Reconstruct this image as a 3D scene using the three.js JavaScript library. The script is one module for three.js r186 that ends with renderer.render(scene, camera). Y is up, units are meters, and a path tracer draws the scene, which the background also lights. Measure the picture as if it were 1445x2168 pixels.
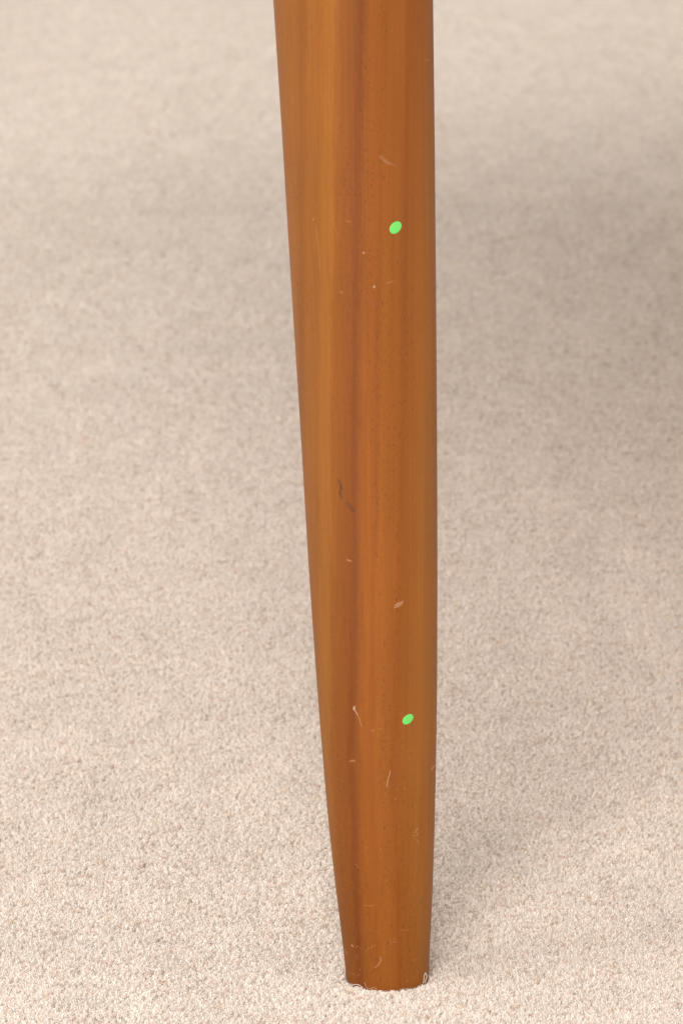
import * as THREE from 'three';
import { mergeGeometries, mergeVertices } from 'three/addons/utils/BufferGeometryUtils.js';
import { ImprovedNoise } from 'three/addons/math/ImprovedNoise.js';
import { RectAreaLightUniformsLib } from 'three/addons/lights/RectAreaLightUniformsLib.js';

// ------------------------------------------------------------------ camera
const scene = new THREE.Scene();
const camera = new THREE.PerspectiveCamera(11.5, 682 / 1024, 0.05, 40);
const EYE = [0, 0.496, 1.482], PITCH = 13.32 * Math.PI / 180;
camera.position.set(...EYE);
camera.rotation.x = -PITCH;
camera.focus = 1.545;
camera.userData.fStop = 42;

// ------------------------------------------------------------------ light: two studio softboxes, an added left one, uniform pale background as bounce
RectAreaLightUniformsLib.init();
scene.background = new THREE.Color().setRGB(0.67, 0.635, 0.595);
function softbox(name, az, elev, dist, w, h, power, color) {          // az: degrees to the right of the camera side
  const a = az * Math.PI / 180, e = elev * Math.PI / 180;
  const l = new THREE.RectAreaLight(color, power, w, h);
  l.name = name;
  l.position.set(Math.sin(a) * Math.cos(e) * dist, Math.sin(e) * dist, Math.cos(a) * Math.cos(e) * dist);
  l.lookAt(0.05, 0.1, -0.6);
  scene.add(l);
}
softbox('key_softbox', -10, 33, 5.0, 2.1, 1.4, 17.0, new THREE.Color(1, 0.95, 0.89));
softbox('fill_softbox', 76, 34, 2.9, 0.9, 0.9, 5.6, new THREE.Color(1, 0.95, 0.89));
softbox('added_left_softbox', -66, 34, 2.9, 0.9, 1.1, 5.0, new THREE.Color(1, 0.95, 0.89));  // added side light that lifts the leg's left edge

const renderer = new THREE.WebGLRenderer({ antialias: true });
renderer.setSize(682, 1024);
renderer.toneMapping = THREE.LinearToneMapping;
renderer.toneMappingExposure = 1.26;
renderer.shadowMap.enabled = true;

// ------------------------------------------------------------------ helpers
let seed = 20240;
const rnd = () => { seed = (seed + 0x6D2B79F5) | 0; let t = Math.imul(seed ^ (seed >>> 15), 1 | seed); t = (t + Math.imul(t ^ (t >>> 7), 61 | t)) ^ t; return ((t ^ (t >>> 14)) >>> 0) / 4294967296; };
const gauss = () => (rnd() + rnd() + rnd() + rnd() - 2) * 1.0;
const perlin = new ImprovedNoise();
const N = (x, y, z = 0) => perlin.noise(x, y, z);
const clamp = (x, a = 0, b = 1) => Math.min(b, Math.max(a, x));
const smooth = (a, b, x) => { const t = clamp((x - a) / (b - a)); return t * t * (3 - 2 * t); };
const lin = (c) => { c /= 255; return c <= 0.04045 ? c / 12.92 : ((c + 0.055) / 1.055) ** 2.4; };
function piecewise(table, x) {                                      // linear between [x, value] rows
  if (x <= table[0][0]) return table[0][1];
  for (let i = 1; i < table.length; i++) if (x <= table[i][0]) { const [a, p] = table[i - 1], [b, q] = table[i]; return p + (q - p) * (x - a) / (b - a); }
  return table[table.length - 1][1];
}
const shadow = (m) => { m.castShadow = m.receiveShadow = true; return m; };

// ------------------------------------------------------------------ the leg: millimetres, x from the foot's middle, h above the carpet's top
const FOOT = new THREE.Vector3(0.0142, 0, 0);
const FOOT_DOWN = -0.0028, LEG_H = 0.44;
const PROFILE = [                                                     // [height, left side, right side]
  [-7.5, -11.85, 11.91], [-2.9, -12.39, 12.19], [1.6, -12.94, 12.47], [9.2, -13.84, 12.94], [16.8, -14.70, 13.20], [24.3, -15.57, 13.46], [31.9, -16.50, 13.72], [39.4, -17.43, 13.97], [54.3, -18.72, 14.20], [69.2, -19.92, 14.42], [84.1, -21.12, 14.66], [106.2, -22.62, 14.62], [128.2, -24.11, 14.59], [147.9, -25.19, 14.44], [167.4, -26.25, 14.28], [189.0, -27.59, 14.05], [210.5, -28.91, 13.81], [240.3, -30.62, 13.42], [270.8, -32.38, 13.02], [285.1, -33.29, 12.77], [299.0, -34.17, 12.54], [450.0, -43.70, 9.99],
];
const leftT = PROFILE.map((r) => [r[0], r[1]]), rightT = PROFILE.map((r) => [r[0], r[2]]);
function smoothEdge(t, h) { let s = 0; for (let k = -2; k <= 2; k++) s += piecewise(t, h + k * 7); return s / 5; }
const edgeL = (h) => smoothEdge(leftT, h), edgeR = (h) => smoothEdge(rightT, h);
const CORNER = (90 + 8) * Math.PI / 180;                             // the rounded corner that looks at the camera, a little to the left
function section(h) {                                               // unit section at height h, from [-1, 1] in x
  const n = 2 + 0.55 * smooth(10, 230, h), pts = [], K = 240;
  let lo = 9, hi = -9;
  for (let i = 0; i < K; i++) {
    const a = i / K * 2 * Math.PI, b = a - CORNER + Math.PI / 4;
    const r = 1 / (Math.abs(Math.cos(b)) ** n + Math.abs(Math.sin(b)) ** n) ** (1 / n);
    const p = [r * Math.cos(a), r * Math.sin(a)];
    pts.push(p); lo = Math.min(lo, p[0]); hi = Math.max(hi, p[0]);
  }
  return pts.map(([x, z]) => [(x - lo) / (hi - lo) * 2 - 1, z * 2 / (hi - lo)]);
}
const RINGS = [];
{
  const hs = [];
  for (let h = FOOT_DOWN * 1000; h < LEG_H * 1000; h += h < 5 ? 1 : 4) hs.push(h);
  hs.push(LEG_H * 1000);
  for (const h of hs) {
    const l = edgeL(h), r = edgeR(h), w = (r - l) / 2, c = (r + l) / 2;
    const rim = h < -2 ? 0.965 : 1;
    RINGS.push({ h, pts: section(h).map(([x, z]) => [c + w * rim * x, w * rim * 0.94 * z]) });
  }
}
const SEG = 240;
function legGeometry() {
  const pos = [], uv = [], idx = [];
  for (const { h, pts } of RINGS) for (let i = 0; i <= SEG; i++) {
    const [x, z] = pts[i % SEG];
    pos.push(x / 1000, h / 1000, z / 1000);
    uv.push(i / SEG, (h / 1000 - FOOT_DOWN) / (LEG_H - FOOT_DOWN));
  }
  const row = SEG + 1;
  for (let j = 0; j < RINGS.length - 1; j++) for (let i = 0; i < SEG; i++) {
    const a = j * row + i, b = a + 1, c = a + row, d = c + 1;
    idx.push(a, c, b, b, c, d);
  }
  for (const [j, flip] of [[0, 0], [RINGS.length - 1, 1]]) {          // foot and top faces
    const c = pos.length / 3, { h, pts } = RINGS[j];
    let cx = 0; for (const p of pts) cx += p[0] / SEG;
    pos.push(cx / 1000, h / 1000, 0); uv.push(0.5, j ? 1 : 0);
    for (let i = 0; i < SEG; i++) { const a = j * row + i; flip ? idx.push(a, c, a + 1) : idx.push(a, a + 1, c); }
  }
  const g = new THREE.BufferGeometry();
  g.setAttribute('position', new THREE.Float32BufferAttribute(pos, 3));
  g.setAttribute('uv', new THREE.Float32BufferAttribute(uv, 2));
  g.setIndex(idx);
  g.computeVertexNormals();
  const n = g.attributes.normal;                                    // one normal on both sides of the seam
  for (let j = 0; j < RINGS.length; j++) { const a = j * row, b = a + SEG; const v = [n.getX(a) + n.getX(b), n.getY(a) + n.getY(b), n.getZ(a) + n.getZ(b)], l = Math.hypot(...v); for (const k of [a, b]) n.setXYZ(k, v[0] / l, v[1] / l, v[2] / l); }
  return g;
}
// where the front of the leg is: (x, h) in mm -> { u, z }
function front(x, h) {
  let j = 0; while (j < RINGS.length - 2 && RINGS[j + 1].h < h) j++;
  const A = RINGS[j], B = RINGS[j + 1], t = clamp((h - A.h) / (B.h - A.h));
  let prev = null;
  for (let i = 0; i <= SEG / 2; i++) {
    const k = i % SEG, px = A.pts[k][0] * (1 - t) + B.pts[k][0] * t, pz = A.pts[k][1] * (1 - t) + B.pts[k][1] * t;
    if (prev && (prev[0] - x) * (px - x) <= 0) { const f = (prev[0] - x) / ((prev[0] - px) || 1); return { u: (i - 1 + f) / SEG, z: prev[1] + (pz - prev[1]) * f }; }
    prev = [px, pz];
  }
  const side = x > 0 ? 0 : SEG / 2;
  return { u: side / SEG, z: 0 };
}

// ------------------------------------------------------------------ wood: straight grain through the solid, sampled on the leg's skin
const TW = 2048, TH = 2048;
const STRIPES = [                                                   // mm from the heartwood line, timber colour plus painted corner shade and right-side sheen
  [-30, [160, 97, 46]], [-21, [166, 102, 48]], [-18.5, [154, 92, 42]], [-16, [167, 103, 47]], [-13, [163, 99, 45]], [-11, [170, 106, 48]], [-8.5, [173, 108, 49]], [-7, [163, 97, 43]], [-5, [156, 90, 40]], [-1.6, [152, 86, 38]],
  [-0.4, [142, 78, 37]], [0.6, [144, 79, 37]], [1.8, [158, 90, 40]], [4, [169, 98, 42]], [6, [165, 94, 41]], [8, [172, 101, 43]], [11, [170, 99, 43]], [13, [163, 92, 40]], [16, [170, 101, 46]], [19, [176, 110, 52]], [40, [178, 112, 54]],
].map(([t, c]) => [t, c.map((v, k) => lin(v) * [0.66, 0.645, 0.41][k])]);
const HEART_SHADE = [[-3, -10.2], [25, -10.6], [70, -11.6], [130, -10.6], [200, -9.4], [300, -7.6], [400, -6]];  // run of the dark band, heartwood and painted corner shade together
function timber(X, h, Z) {
  const wob = 1.1 * N(X * 0.05 + 3, h * 0.006, Z * 0.05) + 0.5 * N(X * 0.25, h * 0.03, Z * 0.25 + 9);
  const fib = 0.9 * N(X * 2.2, h * 0.16, Z * 2.2) + 0.75 * N(X * 4.5, h * 0.9, Z * 4.5);
  const t = X - piecewise(HEART_SHADE, h) + wob + fib * 0.85 + 0.16 * (Z - 17);
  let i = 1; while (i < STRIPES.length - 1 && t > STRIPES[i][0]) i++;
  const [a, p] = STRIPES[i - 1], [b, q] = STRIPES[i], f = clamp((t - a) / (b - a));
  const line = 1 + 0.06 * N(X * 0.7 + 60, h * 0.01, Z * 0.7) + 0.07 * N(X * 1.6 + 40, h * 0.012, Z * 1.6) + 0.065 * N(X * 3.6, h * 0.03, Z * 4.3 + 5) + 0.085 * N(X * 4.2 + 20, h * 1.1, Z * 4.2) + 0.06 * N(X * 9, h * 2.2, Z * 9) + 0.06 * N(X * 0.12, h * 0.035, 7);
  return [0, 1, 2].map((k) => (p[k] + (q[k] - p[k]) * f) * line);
}
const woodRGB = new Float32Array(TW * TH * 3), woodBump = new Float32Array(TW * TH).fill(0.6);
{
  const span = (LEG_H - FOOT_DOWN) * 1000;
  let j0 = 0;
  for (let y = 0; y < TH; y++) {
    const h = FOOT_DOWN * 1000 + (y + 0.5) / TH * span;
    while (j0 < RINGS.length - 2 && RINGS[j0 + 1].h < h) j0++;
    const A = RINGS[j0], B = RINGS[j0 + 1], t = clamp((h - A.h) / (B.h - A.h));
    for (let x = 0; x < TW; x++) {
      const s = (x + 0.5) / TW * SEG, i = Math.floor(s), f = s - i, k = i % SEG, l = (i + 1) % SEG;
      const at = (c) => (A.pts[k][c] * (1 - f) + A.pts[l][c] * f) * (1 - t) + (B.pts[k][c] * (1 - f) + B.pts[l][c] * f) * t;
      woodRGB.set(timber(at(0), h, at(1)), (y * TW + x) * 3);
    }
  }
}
// marks: short strokes in mm on the front of the leg, blended into the colour
const spanMM = (LEG_H - FOOT_DOWN) * 1000;
function toTex(x, h) { const { u } = front(x, h); return [u * TW, (h - FOOT_DOWN * 1000) / spanMM * TH]; }
function stroke(a, b, width, color, strength, soft = 0.5, dig = 0) {  // a, b in texture pixels, width in mm
  const h = FOOT_DOWN * 1000 + (a[1] / TH) * spanMM, mmx = 3.3 * (edgeR(h) - edgeL(h)) / 2 * 2 / TW * 0.95, mmy = spanMM / TH;
  const pad = width * (1 + soft);
  const x0 = Math.floor(Math.min(a[0], b[0]) - pad / mmx), x1 = Math.ceil(Math.max(a[0], b[0]) + pad / mmx), y0 = Math.floor(Math.min(a[1], b[1]) - pad / mmy), y1 = Math.ceil(Math.max(a[1], b[1]) + pad / mmy);
  const dx = (b[0] - a[0]) * mmx, dy = (b[1] - a[1]) * mmy, L2 = dx * dx + dy * dy || 1e-9;
  for (let y = Math.max(0, y0); y <= Math.min(TH - 1, y1); y++) for (let x = x0; x <= x1; x++) {
    const px = (x - a[0]) * mmx, py = (y - a[1]) * mmy, t = clamp((px * dx + py * dy) / L2), d = Math.hypot(px - t * dx, py - t * dy);
    const k = strength * (1 - smooth(width * (0.5 - 0.5 * soft), width * (0.5 + 0.5 * soft), d));
    if (k <= 0) continue;
    const o = (y * TW + ((x % TW) + TW) % TW);
    for (let c = 0; c < 3; c++) woodRGB[o * 3 + c] += (color[c] - woodRGB[o * 3 + c]) * k;
    woodBump[o] -= dig * k;
  }
}
const DARK = [lin(88), lin(44), lin(20)];
for (let i = 0; i < 26000; i++) {                                   // open pores of the timber, in bands along the grain
  const u = rnd() * TW, v = rnd() * TH, U = u / TW * 2 * Math.PI;
  if (N(Math.cos(U) * 5 + 2, v / TH * 1.6, Math.sin(U) * 5) * 0.9 + N(Math.cos(U) * 1.7, v / TH * 6, Math.sin(U) * 1.7 + 4) * 0.7 + 0.18 < rnd() * 0.75) continue;
  const len = (0.15 + 0.75 * rnd() * rnd()) / spanMM * TH;
  stroke([u, v], [u + gauss() * 1.2, v + len], 0.16 + 0.14 * rnd(), DARK, 0.25 + 0.6 * rnd() * rnd(), 0.7, 0.5);
}
const MARKS = [                                                       // kind, width, strength, then x and height along the mark
  ['smear', 0.83, 0.55, -2.87, 255.8, -1.49, 254.4, -0.25, 253.6], ['smear', 0.59, 0.44, -0.25, 253.6, 1.54, 252.8], ['light', 0.48, 0.55, -22.42, 236.4], ['hair', 0.24, 0.44, -21.73, 234.7, -21.04, 228.4, -20.36, 221.8],
  ['light', 0.59, 0.59, -7.72, 227.6], ['light', 0.71, 0.70, -4.60, 217.4], ['pale', 0.59, 0.52, -14.13, 215.6], ['pale', 0.36, 0.52, -0.87, 218.2, 0.80, 218.5],
  ['pale', 0.36, 0.37, 9.95, 282.5, 11.51, 282.4], ['pale', 0.30, 0.37, -13.17, 237.0, -11.52, 236.8], ['pale', 0.36, 0.59, 4.62, 195.1], ['pale', 0.30, 0.37, 8.16, 189.6],
  ['pale', 0.30, 0.37, -9.90, 189.8], ['pale', 0.36, 0.44, -26.06, 175.2], ['pale', 0.30, 0.37, -24.62, 182.9], ['pale', 0.48, 0.52, -12.45, 134.4, -11.33, 134.1],
  ['light', 0.36, 0.37, -11.89, 134.2], ['dark', 0.59, 0.41, -14.97, 158.5, -14.27, 156.4, -14.69, 154.6, -14.27, 153.1], ['dark', 0.48, 0.33, -14.27, 157.7, -13.85, 156.0], ['dark', 0.48, 0.33, -12.17, 151.8, -11.48, 151.2],
  ['dark', 0.48, 0.37, -11.33, 150.5, -10.36, 149.5], ['dark', 1.19, 0.22, -12.59, 151.5, -10.64, 149.8], ['dark', 1.19, 0.16, -14.83, 158.2, -14.13, 153.4], ['light', 0.19, 0.67, 1.74, 120.1, 2.31, 120.9],
  ['light', 0.19, 0.67, 2.25, 120.2, 2.76, 121.1], ['light', 0.19, 0.67, 2.76, 120.3, 3.21, 121.2], ['light', 0.19, 0.67, 3.27, 120.4, 3.66, 121.3], ['light', 0.19, 0.67, 3.78, 120.5, 4.11, 121.4],
  ['light', 0.24, 0.59, 1.46, 119.7, 2.59, 119.9, 3.58, 120.4], ['light', 0.18, 0.52, 1.74, 120.4, 2.87, 120.9, 4.14, 121.2], ['light', 0.71, 0.70, -10.34, 88.7, -10.43, 88.1], ['light', 0.36, 0.63, -10.31, 87.9, -9.40, 86.5],
  ['pale', 0.31, 0.67, -9.40, 86.5, -8.80, 85.1], ['pale', 0.26, 0.63, -8.80, 85.1, -8.48, 83.9, -8.09, 82.8], ['pale', 0.30, 0.52, -5.08, 81.6, -4.38, 82.1], ['pale', 0.24, 0.44, -2.82, 82.1, -2.26, 82.4],
  ['pale', 0.48, 0.44, -11.72, 71.3, -10.16, 71.8], ['light', 0.24, 0.37, -11.29, 71.8, -10.59, 71.9], ['light', 0.24, 0.55, 0.46, 69.0, 0.25, 67.9, -0.10, 66.8], ['light', 0.24, 0.52, -0.10, 66.8, -0.38, 65.5, -0.52, 64.3],
  ['smear', 0.71, 0.37, -0.52, 64.3, -0.23, 64.0], ['light', 0.36, 0.67, 12.81, 66.6, 13.33, 67.0], ['light', 0.36, 0.67, 13.20, 66.8, 13.69, 67.2], ['light', 0.36, 0.67, 13.59, 67.0, 14.06, 67.2],
  ['light', 0.36, 0.67, 13.98, 67.1, 14.46, 66.8], ['light', 0.31, 0.55, 8.50, 49.4], ['light', 0.26, 0.55, 8.81, 49.6], ['light', 0.29, 0.55, 7.90, 48.4],
  ['light', 0.26, 0.55, 9.20, 48.1], ['light', 0.36, 0.55, 7.61, 47.5], ['light', 0.36, 0.55, 8.51, 47.5], ['light', 0.31, 0.55, 8.68, 47.9],
  ['light', 0.24, 0.55, 8.21, 46.4], ['light', 0.31, 0.55, 8.98, 45.2], ['light', 0.26, 0.55, 8.07, 56.7], ['light', 0.31, 0.55, 2.12, 60.0],
  ['light', 0.29, 0.55, 4.68, 62.9], ['light', 0.30, 0.55, -6.73, 44.4], ['light', 0.26, 0.55, 2.61, 63.2], ['light', 0.24, 0.55, -2.32, 44.2],
  ['light', 0.24, 0.55, -19.83, 76.2], ['light', 0.24, 0.55, -16.84, 56.8], ['light', 0.24, 0.52, 7.95, 48.5, 8.67, 49.4], ['pale', 0.31, 0.44, 8.83, 45.7, 9.12, 44.9],
  ['light', 0.65, 0.70, -10.97, 11.5], ['light', 0.42, 0.67, -10.68, 11.4], ['light', 0.42, 0.63, -13.12, 8.8], ['light', 0.59, 0.70, -12.75, 8.2],
  ['light', 0.42, 0.63, -12.40, 8.1], ['light', 0.40, 0.55, -9.45, 11.6], ['light', 0.29, 0.44, -8.43, 11.4], ['light', 0.29, 0.59, -4.10, 13.0],
  ['light', 0.26, 0.55, -6.67, 10.5], ['light', 0.33, 0.63, -8.57, 4.2], ['light', 0.31, 0.55, 1.76, 15.1], ['light', 0.36, 0.63, 5.84, 1.0],
  ['light', 0.26, 0.52, 7.86, 1.9], ['light', 0.26, 0.52, 12.93, 32.3], ['light', 0.26, 0.44, -0.73, 34.2], ['light', 0.24, 0.44, -6.64, 33.9],
  ['pale', 0.24, 0.52, -6.39, 11.4, -5.82, 11.8], ['pale', 0.24, 0.52, -5.25, 12.1, -4.53, 12.7], ['pale', 0.21, 0.52, 1.33, 14.1, 2.48, 14.2], ['pale', 0.19, 0.44, 0.47, 14.0, 1.04, 14.1],
  ['light', 0.19, 0.59, -2.45, 9.3, -2.28, 8.2, -2.59, 7.3], ['light', 0.19, 0.55, -2.59, 7.3, -3.23, 6.4, -4.09, 5.6], ['pale', 0.20, 0.41, 3.47, 17.8, 6.06, 17.5], ['hair', 0.24, 0.44, -7.55, 25.7, -5.98, 25.7, -4.13, 26.0],
  ['hair', 0.21, 0.41, 7.26, 7.3, 8.42, 7.4, 9.44, 7.3], ['hair', 0.20, 0.37, -10.13, 38.9, -9.28, 37.8, -7.85, 37.3], ['hair', 0.20, 0.33, -9.96, 8.6, -9.53, 8.0, -8.96, 8.5], ['hair', 0.20, 0.33, -11.39, 1.9, -9.53, 2.1, -8.24, 2.8],
];
const MARK_COLORS = { light: [226, 186, 156], pale: [204, 146, 100], smear: [186, 128, 88], hair: [206, 142, 80], dark: [62, 50, 44] };
for (const [kind, width, strength, ...p] of MARKS) {
  const c = MARK_COLORS[kind].map((v) => lin(v) * 0.72);
  for (let i = 0; i < p.length; i += 2) {
    const a = toTex(p[i], p[i + 1]), last = i + 3 >= p.length;
    if (last && i) break;
    stroke(a, last ? a : toTex(p[i + 2], p[i + 3]), width, c, strength, kind === 'smear' || kind === 'dark' ? 1 : 0.7, kind === 'light' ? 0.3 : 0);
  }
}
function colorTexture(rgb, w, h) {
  const d = new Uint8Array(w * h * 4);
  const enc = (v) => { v = clamp(v); return 255 * (v <= 0.0031308 ? 12.92 * v : 1.055 * v ** (1 / 2.4) - 0.055); };
  for (let i = 0; i < w * h; i++) { for (let c = 0; c < 3; c++) d[i * 4 + c] = enc(rgb[i * 3 + c]) + 0.5; d[i * 4 + 3] = 255; }
  const t = new THREE.DataTexture(d, w, h); t.colorSpace = THREE.SRGBColorSpace; return finish(t);
}
function greyTexture(g, w, h) {
  const d = new Uint8Array(w * h * 4);
  for (let i = 0; i < w * h; i++) { d[i * 4] = d[i * 4 + 1] = d[i * 4 + 2] = clamp(g[i]) * 255; d[i * 4 + 3] = 255; }
  return finish(new THREE.DataTexture(d, w, h));
}
function finish(t) { t.wrapS = t.wrapT = THREE.RepeatWrapping; t.magFilter = t.minFilter = THREE.LinearFilter; t.needsUpdate = true; return t; }
for (let i = 0; i < TW * TH; i++) woodBump[i] += 0.05 * (((i * 2654435761) >>> 0) / 4294967296 - 0.5);
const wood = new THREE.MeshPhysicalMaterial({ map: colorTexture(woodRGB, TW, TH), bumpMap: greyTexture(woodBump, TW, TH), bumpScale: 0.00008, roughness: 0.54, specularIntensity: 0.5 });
wood.name = 'satin_wood';

// ------------------------------------------------------------------ the table: only its near leg is in the picture; the unseen round top is added to throw soft shade behind
const table = new THREE.Group();
table.name = 'wooden_table';
table.position.copy(FOOT);
table.userData = { label: 'warm brown wooden table with a tapered, scratched leg standing on beige carpet', category: 'table' };
scene.add(table);
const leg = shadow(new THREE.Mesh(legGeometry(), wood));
leg.name = 'leg';
leg.userData = { label: 'tapered brown leg with light scratches and two green dots' };
table.add(leg);
const TOP_C = [0.43, -0.38], TOP_R = 0.62;
for (const turn of [120, 240]) {                                    // two added legs to carry the top, unseen right of the frame
  const a = Math.atan2(-TOP_C[1], -TOP_C[0]) + turn * Math.PI / 180, R = Math.hypot(...TOP_C);
  const l = leg.clone(); l.name = 'leg'; l.userData = {};
  l.position.set(TOP_C[0] + R * Math.cos(a), 0, TOP_C[1] + R * Math.sin(a));
  l.rotation.y = -turn * Math.PI / 180;
  table.add(l);
}
const topShape = [[0, LEG_H + 0.0005], [TOP_R - 0.03, LEG_H + 0.0005], [TOP_R - 0.008, LEG_H + 0.012], [TOP_R, LEG_H + 0.018], [TOP_R, LEG_H + 0.024], [TOP_R - 0.004, LEG_H + 0.028], [0, LEG_H + 0.028]].map(([x, y]) => new THREE.Vector2(x, y));
const plainWood = new THREE.MeshPhysicalMaterial({ map: (() => { const t = wood.map.clone(); t.repeat.set(3, 1); t.needsUpdate = true; return t; })(), roughness: 0.44 });
const top = shadow(new THREE.Mesh(new THREE.LatheGeometry(topShape, 96), plainWood));
top.name = 'unseen_tabletop'; top.position.set(TOP_C[0], 0, TOP_C[1]);  // added top, sized and placed for its shade on the carpet
table.add(top);

// two round green dot stickers on the leg
const STICKERS = [                                                    // x, height, half axes, tilt
  [1.59, 234.56, 1.96, 1.58, 0.84, 'green dot sticker high on the leg'],
  [5.67, 84.66, 1.78, 1.35, 0.66, 'green dot sticker low on the leg'],
];
const green = new THREE.MeshStandardMaterial({ color: new THREE.Color().setRGB(0.15, 0.68, 0.135), roughness: 0.5 });
for (const [cx, ch, ra, rb, tilt, label] of STICKERS) {
  const pos = [], idx = [], RN = 6, SN = 48, put = (lift) => {
    for (let r = 0; r <= RN; r++) for (let s = 0; s < SN; s++) {
      const a = s / SN * 2 * Math.PI, q = r / RN, ex = ra * q * Math.cos(a), ey = rb * q * Math.sin(a);
      const x = cx + ex * Math.cos(tilt) - ey * Math.sin(tilt), h = ch + ex * Math.sin(tilt) + ey * Math.cos(tilt);
      pos.push(x / 1000, h / 1000, (front(x, h).z + lift) / 1000);
    }
  };
  put(0.14); put(-0.05);
  const M = (RN + 1) * SN;
  for (let r = 0; r < RN; r++) for (let s = 0; s < SN; s++) {
    const a = r * SN + s, b = r * SN + (s + 1) % SN, c = a + SN, d = b + SN;
    idx.push(a, c, b, b, c, d, M + a, M + b, M + c, M + b, M + d, M + c);
  }
  for (let s = 0; s < SN; s++) { const a = RN * SN + s, b = RN * SN + (s + 1) % SN; idx.push(a, M + a, b, b, M + a, M + b); }
  const g = new THREE.BufferGeometry();
  g.setAttribute('position', new THREE.Float32BufferAttribute(pos, 3)); g.setIndex(idx); g.computeVertexNormals();
  const m = shadow(new THREE.Mesh(g, green));
  m.name = 'dot_sticker'; m.userData = { label };
  leg.add(m);
}

// ------------------------------------------------------------------ carpet: backing sheet and cut pile
const PILE = 0.0033;
const CARPET = [0.785, 0.715, 0.65];
const backRGB = new Float32Array(512 * 512 * 3);
for (let i = 0; i < 512 * 512; i++) { const x = i % 512, y = i >> 9, k = 0.86 + 0.2 * rnd() + 0.12 * N(x * 0.25, y * 0.25, 3); for (let c = 0; c < 3; c++) backRGB[i * 3 + c] = CARPET[c] * k; }
const backMap = colorTexture(backRGB, 512, 512); backMap.repeat.set(6, 6);
const backing = shadow(new THREE.Mesh(new THREE.BoxGeometry(5, 0.006, 6.5), new THREE.MeshStandardMaterial({ map: backMap, roughness: 1 })));
backing.geometry.translate(0, -0.003, 0);
backing.name = 'carpet';
backing.position.set(0, -PILE, -1.4);
backing.userData = { kind: 'structure', label: 'plain beige cut pile carpet under the wooden leg', category: 'carpet' };
scene.add(backing);

function tuftGeometry() {                                           // one yarn end, 1 mm across: a twisted bundle with loose fibre tips
  const parts = [];
  const rod = (path, radii, sides) => {
    const pos = [], idx = [], n = path.length;
    path.forEach(([x, y, z], j) => { for (let s = 0; s < sides; s++) { const a = s / sides * 2 * Math.PI + j * 0.5; pos.push(x + radii[j] * Math.cos(a), y, z + radii[j] * Math.sin(a)); } });
    for (let j = 0; j < n - 1; j++) for (let s = 0; s < sides; s++) { const a = j * sides + s, b = j * sides + (s + 1) % sides; idx.push(a, a + sides, b, b, a + sides, b + sides); }
    const [x, y, z] = path[n - 1], t = pos.length / 3; pos.push(x, y + radii[n - 1] * 0.7, z);
    for (let s = 0; s < sides; s++) idx.push((n - 1) * sides + s, t, (n - 1) * sides + (s + 1) % sides);
    const g = new THREE.BufferGeometry();
    g.setAttribute('position', new THREE.Float32BufferAttribute(pos, 3)); g.setIndex(idx); g.computeVertexNormals();
    parts.push(g);
  };
  const plies = 3;
  for (let p = 0; p < plies; p++) {                                 // plies twisted round one another
    const a0 = p / plies * 2 * Math.PI, path = [], radii = [];
    for (let j = 0; j <= 6; j++) { const t = j / 6, a = a0 + t * 4.6, r = 0.32 + 0.14 * t; path.push([r * Math.cos(a), t * (3.3 + [-0.45, 0.35, 0][p]), r * Math.sin(a)]); radii.push([0.34, 0.38, 0.44, 0.36, 0.45, 0.37, 0.27][j]); }
    rod(path, radii, 6);
  }
  for (let f = 0; f < 14; f++) {
    const a = rnd() * 6.283, r = 0.25 + 0.35 * rnd(), b = a + gauss() * 0.9, out = 0.3 + 0.9 * rnd(), top = 3.2 + 0.8 * rnd();
    rod([[r * Math.cos(a), 2.2, r * Math.sin(a)], [r * Math.cos(a) + out * 0.35 * Math.cos(b), 3.0, r * Math.sin(a) + out * 0.35 * Math.sin(b)], [r * Math.cos(a) + out * Math.cos(b), top, r * Math.sin(a) + out * Math.sin(b)]], [0.07, 0.06, 0.03], 3);
  }
  const g = mergeGeometries(parts);
  g.scale(0.00096, 0.00092, 0.00096);
  return g;
}
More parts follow.
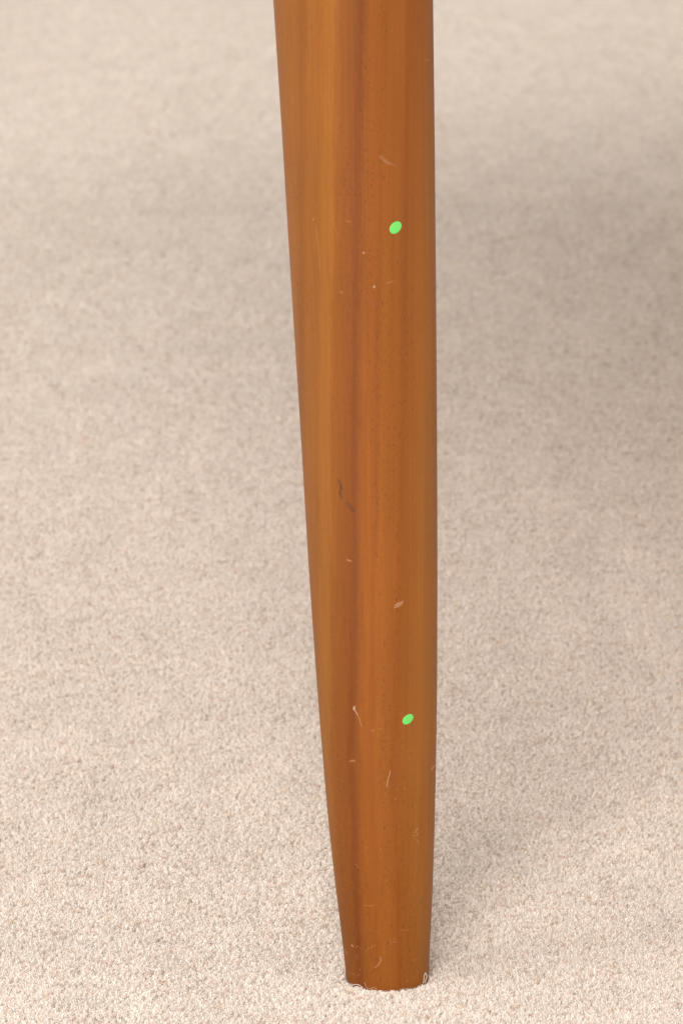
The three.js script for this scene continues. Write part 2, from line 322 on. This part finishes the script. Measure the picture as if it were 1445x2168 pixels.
{
  const rows = [], S0 = 0.00120;
  let z = 0.15;
  const places = [];
  while (z > -2.7) {
    const D = 1.482 - z, s = S0 * (1 + 0.5 * smooth(1.7, 2.6, D)), half = D * 1.03 * 0.0672 * 1.15 + 0.09;
    for (let x = -half; x < half; x += s) places.push([x + (rnd() - 0.5) * s * 0.9, z + (rnd() - 0.5) * s * 0.9, s / S0]);
    z -= s * 0.92;
  }
  const footC = (edgeL(0) + edgeR(0)) / 2000 + FOOT.x, footR = (edgeR(0) - edgeL(0)) / 2000;
  const kept = places.filter(([x, zz]) => ((x - footC) / (footR + 0.0006)) ** 2 + (zz / (footR * 0.94 + 0.0004)) ** 2 > 1);
  const mat = new THREE.MeshStandardMaterial({ color: 0xffffff, roughness: 1 });
  const pile = new THREE.InstancedMesh(tuftGeometry(), mat, kept.length);
  const m = new THREE.Matrix4(), q = new THREE.Quaternion(), e = new THREE.Euler(), c = new THREE.Color();
  kept.forEach(([x, zz, k], i) => {
    const lx = N(x * 8, zz * 2.6, 1) + 0.6 * N(x * 28, zz * 9, 21), lz = N(x * 8, zz * 2.6, 11) + 0.6 * N(x * 28, zz * 9, 31), d = Math.hypot((x - footC) / footR, zz / footR);
    const crush = d < 1.4 ? 1 - 0.3 * (1.4 - d) / 0.4 : 1;
    e.set(lz * 0.42 + gauss() * 0.38, rnd() * 6.283, lx * 0.42 + gauss() * 0.38, 'XZY');
    const hgt = (0.84 + 0.2 * rnd() + 0.16 * N(x * 90, zz * 90, 5)) * crush;
    m.compose(new THREE.Vector3(x, -PILE - 0.0002, zz), q.setFromEuler(e), new THREE.Vector3(k * (0.85 + 0.3 * rnd()), hgt, k * (0.85 + 0.3 * rnd())));
    pile.setMatrixAt(i, m);
    const tone = 1 + gauss() * 0.06 + 0.06 * N(x * 160, zz * 160, 2) + 0.05 * N(x * 55, zz * 18, 8), w = rnd();
    let mul = [1, 1, 1];
    if (w < 0.07) mul = [0.86, 0.79, 0.74]; else if (w < 0.10) mul = [0.76, 0.67, 0.61]; else if (w < 0.13) mul = [0.88, 0.86, 0.86]; else if (w < 0.134) mul = [0.94, 0.87, 0.76];
    else if (w < 0.25) mul = [1.08, 1.09, 1.11]; else if (w < 0.25015) mul = [0.4, 0.42, 0.5];
    pile.setColorAt(i, c.setRGB(...CARPET.map((v, n) => Math.min(0.93, v * tone * mul[n]))));
  });
  pile.name = 'carpet_pile';
  pile.userData = { kind: 'stuff', label: 'short beige cut wool pile with paler and tan flecks' };
  pile.position.set(-backing.position.x, -backing.position.y, -backing.position.z);
  shadow(pile);
  backing.add(pile);
  console.log('tufts', kept.length, 'triangles each', pile.geometry.index.count / 3);
}

// ------------------------------------------------------------------ loose fibres
const FIBRES = [
  [0.08, [0.8, 0.72, 0.64], 'white looped fibre against the right edge of the foot', [[24.72, -0.02, 9.5], [25.00, 0.71, 9.0], [25.11, 1.94, 8.6], [25.52, 3.00, 8.4], [25.92, 1.94, 8.6], [25.66, 1.02, 9.0], [25.22, 0.13, 9.5]]],
  [0.08, [0.8, 0.72, 0.64], 'white curved fibre across the left edge of the foot', [[2.23, -1.17, 9.0], [3.09, -0.33, 10.2], [4.24, 0.22, 11.2], [5.38, 0.34, 12.2], [6.38, -0.20, 13.0]]],
  [0.07, [0.55, 0.33, 0.18], 'tan curled fibre at the front of the foot', [[7.04, 1.50, 12.9], [7.30, 0.51, 13.1], [7.96, -0.22, 13.4], [8.82, -0.37, 13.4], [9.68, -0.04, 13.4], [10.68, -0.48, 13.5]]],
  [0.08, [0.8, 0.76, 0.72], 'fine pale hair lying on the carpet left of the foot', [[-60.79, 0.90, -4.03], [-58.68, 0.90, -1.75], [-56.48, 0.90, -0.84], [-54.34, 0.90, -1.75], [-52.40, 0.90, -4.49]]],
];
for (const [radius, color, label, pts] of FIBRES) {
  const o = new THREE.Vector3(...pts[0]).divideScalar(1000);
  const curve = new THREE.CatmullRomCurve3(pts.map((p) => new THREE.Vector3(...p).divideScalar(1000).sub(o)));
  const f = shadow(new THREE.Mesh(new THREE.TubeGeometry(curve, 40, radius / 1000, 5), new THREE.MeshStandardMaterial({ color: new THREE.Color().setRGB(...color), roughness: 0.8 })));
  f.name = 'loose_fibre'; f.position.copy(o);
  f.userData = { label, category: 'fibre' };
  scene.add(f);
}

renderer.render(scene, camera);
